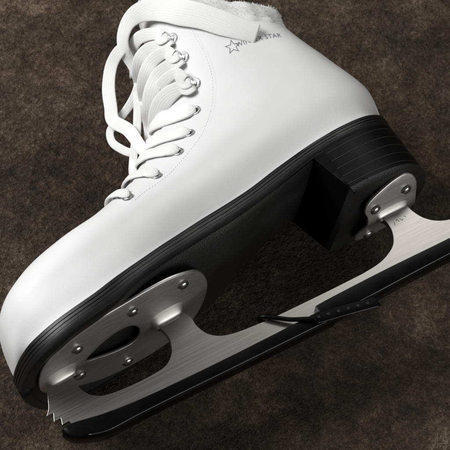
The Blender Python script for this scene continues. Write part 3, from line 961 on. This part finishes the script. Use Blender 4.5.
def on_surface(x, y, lift=0.012):
    k = 0
    while k < len(BL)-2 and BL[k+1] < x: k += 1
    t = (x-BL[k])/(BL[k+1]-BL[k])
    p = BASELINE[k].lerp(BASELINE[k+1], t)
    q, nrm = lifted(p, 0)
    tg = (BASELINE[min(k+4, len(BL)-1)]-BASELINE[max(k-4, 0)]).normalized()
    up = tg.cross(nrm)
    if up.z < 0: up = -up
    return lifted(q+up.normalized()*y, lift)[0]
tv, tf = text_mesh('WINTER STAR', 0.44)
mesh_obj('lettering', [on_surface(v.x*0.92+0.22, v.y) for v in tv], tf, M_INK, skate, smooth=False)
# five-pointed outline star in front of the word
sv = []; sf = []
cx, cy = 0.0, 0.12
def star_pts(R):
    return [(cx+(R if i % 2 == 0 else R*0.42)*math.sin(math.pi*i/5+0.12), cy+(R if i % 2 == 0 else R*0.42)*math.cos(math.pi*i/5+0.12)) for i in range(10)]
def star_surface(x, y):
    p = BASELINE[0]+(BASELINE[3]-BASELINE[0]).normalized()*x
    tg = (BASELINE[6]-BASELINE[0]).normalized(); nrm = lifted(p, 0)[1]
    up = tg.cross(nrm); up = -up if up.z < 0 else up
    return lifted(p+up.normalized()*y, 0.012)[0]
for R in (0.50, 0.40):
    sv += [star_surface(*p) for p in star_pts(R)]
for i in range(10): sf.append((i, (i+1) % 10, 10+(i+1) % 10, 10+i))
mesh_obj('star_emblem', sv, sf, M_INK, skate, smooth=False)

# ------------------------------------------------------------------ blade guard: a separate thing clipped on the blade
guard = bpy.data.objects.new('blade_guard', None); COL.objects.link(guard)
guard.rotation_euler = skate.rotation_euler; guard.location = skate.location
tag(guard, 'long black rubber guard fitted over the edge of the steel blade', 'blade guard')
def guard_piece(name, top, bot, hw, mat, parent, xs):
    """channel: closed cross-section swept along x with top/bottom lines; slot for the blade"""
    vs = []; fs = []
    for i, x in enumerate(xs):
        zt_, zb_ = interp(top, x), interp(bot, x)
        e = min(1, math.sqrt(max(0.0, 1-(1-min(1, (x-xs[0])/0.35))**2))) if xs[0] < 3 else 1
        h = hw*(0.55+0.45*e); bv = 0.13; s = bt+0.015
        sec = [(-s, zt_), (-h+0.05, zt_), (-h, zt_-0.05), (-h, zb_+bv+0.03), (-h+0.012, zb_+bv), (-h+0.05, zb_+0.05), (-h+bv, zb_+0.008), (-h+bv+0.03, zb_), (h-bv, zb_),
               (h-0.04, zb_+0.04), (h, zb_+bv), (h, zt_-0.05), (h-0.05, zt_), (s, zt_), (s, zt_-0.25), (-s, zt_-0.25)]
        for (y, z) in sec: vs.append(Vector((x, y, z)))
    n = 16
    for i in range(len(xs)-1):
        for j in range(n):
            k = (j+1) % n
            fs.append((i*n+j, i*n+k, (i+1)*n+k, (i+1)*n+j))
    fs.append(tuple(range(n))); fs.append(tuple(range((len(xs)-1)*n, len(xs)*n)))
    return mesh_obj(name, vs, fs, mat, parent, autosmooth=30)
GT1 = [(1.5, -2.72), (2.0, -2.66), (3.0, -2.82), (3.8, -2.97), (5.85, -3.18), (9, -3.28), (12.5, -3.32), (17.6, -3.30)]
GB1 = [(1.5, -2.95), (1.62, -3.15), (2.0, -3.5), (2.5, -3.75), (3.2, -3.98), (3.8, -4.06), (5.5, -4.02), (12, -4.10), (17.6, -4.16)]
x1 = [1.5+0.06*i for i in range(12)]+[2.3+0.3*i for i in range(52)]
front_g = guard_piece('front_channel', GT1, GB1, 0.5, M_GUARD, guard, x1)
GT2 = [(16.6, -2.98), (18, -2.92), (22, -2.88), (26, -2.92), (30.2, -2.9)]
GB2 = [(16.6, -4.06), (20, -4.0), (24, -3.92), (30.2, -3.85)]
rear_g = guard_piece('rear_channel', GT2, GB2, 0.56, M_GUARD, guard, [17.0+0.3*i for i in range(45)])
# strap tail with moulded dots, sticking out from the side of the guard
A = [Vector((16.36, -0.64, -3.32)), Vector((20.2, -0.70, -4.12)), Vector((20.17, -0.70, -4.72)), Vector((16.42, -0.64, -3.94))]
bm = bmesh.new()
nseg = 14
fr = [[], [], [], []]
for i in range(nseg+1):
    t = i/nseg
    a = A[0].lerp(A[1], t); b = A[3].lerp(A[2], t)
    cut_ = 0.05 if i in (0, nseg) else 0.0
    a2, b2 = a.lerp(b, cut_), b.lerp(a, cut_)
    sag = Vector((0, -0.05*math.sin(math.pi*t), 0))
    fr[0].append(bm.verts.new(a2+sag)); fr[1].append(bm.verts.new(b2+sag))
    fr[2].append(bm.verts.new(b2+sag+Vector((0, 0.13, 0)))); fr[3].append(bm.verts.new(a2+sag+Vector((0, 0.13, 0))))
for i in range(nseg):
    for k in range(4):
        bm.faces.new((fr[k][i], fr[k][i+1], fr[(k+1) % 4][i+1], fr[(k+1) % 4][i]))
bm.faces.new([fr[k][0] for k in range(4)]); bm.faces.new([fr[k][nseg] for k in range(4)])
bmesh.ops.recalc_face_normals(bm, faces=bm.faces)
sh = [e for e in bm.edges if len(e.link_faces) == 2 and e.calc_face_angle(0) > math.radians(50)]
bmesh.ops.bevel(bm, geom=sh, offset=0.018, segments=2, affect='EDGES', profile=0.5)
strap = bm_obj('strap_tail', bm, M_STRAP, guard)
for i in range(6):
    t = 0.09+0.15*i
    c = (A[0].lerp(A[1], t)+A[3].lerp(A[2], t))/2+Vector((0, -0.05*math.sin(math.pi*t)-0.005, 0.04))
    bm = bmesh.new()
    n = 20; R0, R1 = 0.055, 0.016
    rows = []
    for a in range(n):
        th = 2*math.pi*a/n
        rows.append([bm.verts.new(c+Vector(((R0+R1*math.cos(2*math.pi*b/8))*math.cos(th), -R1*math.sin(2*math.pi*b/8), (R0+R1*math.cos(2*math.pi*b/8))*math.sin(th)))) for b in range(8)])
    for a in range(n):
        for b in range(8):
            bm.faces.new((rows[a][b], rows[(a+1) % n][b], rows[(a+1) % n][(b+1) % 8], rows[a][(b+1) % 8]))
    bm_obj('strap_hole', bm, M_BEAD, strap, auto=80)
# cord loop over the blade
def tube(name, pts, r, mat, parent, per=8, seg=12, closed=False, flat=1.0):
    P = catmull(pts, per, closed); vs = []; fs = []
    n = len(P)
    up0 = Vector((0, -1, 0.2)).normalized()
    for i, p in enumerate(P):
        t = (P[(i+1) % n if closed else min(i+1, n-1)]-P[i-1 if (closed or i) else 0]).normalized()
        s = t.cross(up0)
        s = s.normalized() if s.length > 1e-4 else Vector((1, 0, 0))
        u = s.cross(t).normalized()
        for j in range(seg):
            a = 2*math.pi*j/seg
            vs.append(p+s*r*math.cos(a)+u*r*flat*math.sin(a))
    m = n if closed else n-1
    for i in range(m):
        for j in range(seg):
            k = (j+1) % seg; i2 = (i+1) % n
            fs.append((i*seg+j, i*seg+k, i2*seg+k, i2*seg+j))
    if not closed:
        fs.append(tuple(range(seg))); fs.append(tuple(range((n-1)*seg, n*seg)))
    return mesh_obj(name, vs, fs, mat, parent)
tube('cord_loop', [(16.5, -0.78, -3.72), (15.9, -0.62, -3.35), (15.3, -0.5, -2.98), (14.6, -0.42, -2.42), (14.15, -0.3, -2.05), (14.0, 0.0, -1.94), (14.15, 0.32, -2.05), (14.6, 0.45, -2.42),
                   (15.3, 0.52, -2.98), (15.9, 0.6, -3.35), (16.5, 0.6, -3.7)], 0.13, M_GUARD, guard)

# glossy beads added to draw highlight lines along the lower edges
tube('channel_highlight_bead', [(x, -0.5+0.02, interp(GB1, x)+0.12) for x in [2.6+0.5*i for i in range(30)]], 0.03, M_BEAD, front_g, per=3, seg=8)
tube('channel_highlight_bead', [(x, -0.56+0.02, interp(GB2, x)+0.12) for x in [17.2+0.6*i for i in range(21)]], 0.03, M_BEAD, rear_g, per=3, seg=8)
tube('strap_highlight_bead', [A[3].lerp(A[2], 0.03+0.94*i/10)+Vector((0, -0.05*math.sin(math.pi*(0.03+0.94*i/10))+0.03, 0.0)) for i in range(11)], 0.022, M_BEAD, strap, per=3, seg=8)

# ------------------------------------------------------------------ ground
me = bpy.data.meshes.new('ground')
S = 4.0
me.from_pydata([(-S, -S, 0), (S, -S, 0), (S, S, 0), (-S, S, 0)], [], [(0, 1, 2, 3)])
ground = link('ground', me, M_GROUND); tag(ground, 'dark brown mottled rough stone surface under the skate', 'ground', kind='structure')

# ------------------------------------------------------------------ camera
Bk = Vector((-.3127873, -.8536903, -.4163857)); Rt = Vector((.8603409, -.0688908, -.5050422)); Up = Vector((.4024645, -.5162044, .7560128))
def b2w(v): return Vector((v.x, v.z, -v.y))
T = Vector((15.4, 0, 4.16)); D = 75.0
cam = bpy.data.objects.new('camera', bpy.data.cameras.new('camera')); COL.objects.link(cam)
wr, wu, wb = b2w(Rt), b2w(Up), b2w(Bk)
cam.matrix_world = Matrix(((wr.x, wu.x, wb.x, 0), (wr.y, wu.y, wb.y, 0), (wr.z, wu.z, wb.z, 0), (0, 0, 0, 1)))
loc = b2w(T+Bk*D)*CM; loc.z += GROUND_Y*CM
cam.matrix_world.translation = loc
cam.data.sensor_width = 36.0; cam.data.sensor_height = 36.0
cam.data.lens = 36.0*17.4*D/450.0
cam.data.clip_start = 0.01; cam.data.clip_end = 50
cam.data.dof.use_dof = True; cam.data.dof.focus_distance = 0.735; cam.data.dof.aperture_fstop = 32.0
scene.camera = cam

# ------------------------------------------------------------------ light
w = bpy.data.worlds.new('World'); scene.world = w; w.use_nodes = True
bg = w.node_tree.nodes['Background']; bg.inputs['Color'].default_value = (1.0, 0.98, 0.96, 1); bg.inputs['Strength'].default_value = 0.055
def area(name, loc, target, size, power, col=(1, 1, 1), size_y=None):
    l = bpy.data.lights.new(name, 'AREA'); l.energy = power; l.color = col
    l.shape = 'RECTANGLE'; l.size = size; l.size_y = size_y or size
    o = bpy.data.objects.new(name, l); COL.objects.link(o)
    o.location = loc
    o.rotation_euler = (Vector(target)-Vector(loc)).to_track_quat('-Z', 'Y').to_euler()
    return o
area('key_softbox', (-0.48, 0.66, 0.85), (0.13, 0.06, 0.03), 0.62, 15.8, (1.0, 1.0, 1.0))
area('top_softbox', (0.78, 0.55, 0.95), (0.14, 0.04, 0.04), 0.45, 2.4, (1.0, 0.99, 0.97))
area('fill_card', (0.42, -0.95, 0.20), (0.14, 0.0, 0.04), 0.60, 3.8, (1.0, 0.985, 0.965))

scene.view_settings.view_transform = 'Standard'; scene.view_settings.look = 'None'
scene.view_settings.exposure = 0; scene.view_settings.gamma = 1
scene.render.engine = 'CYCLES'
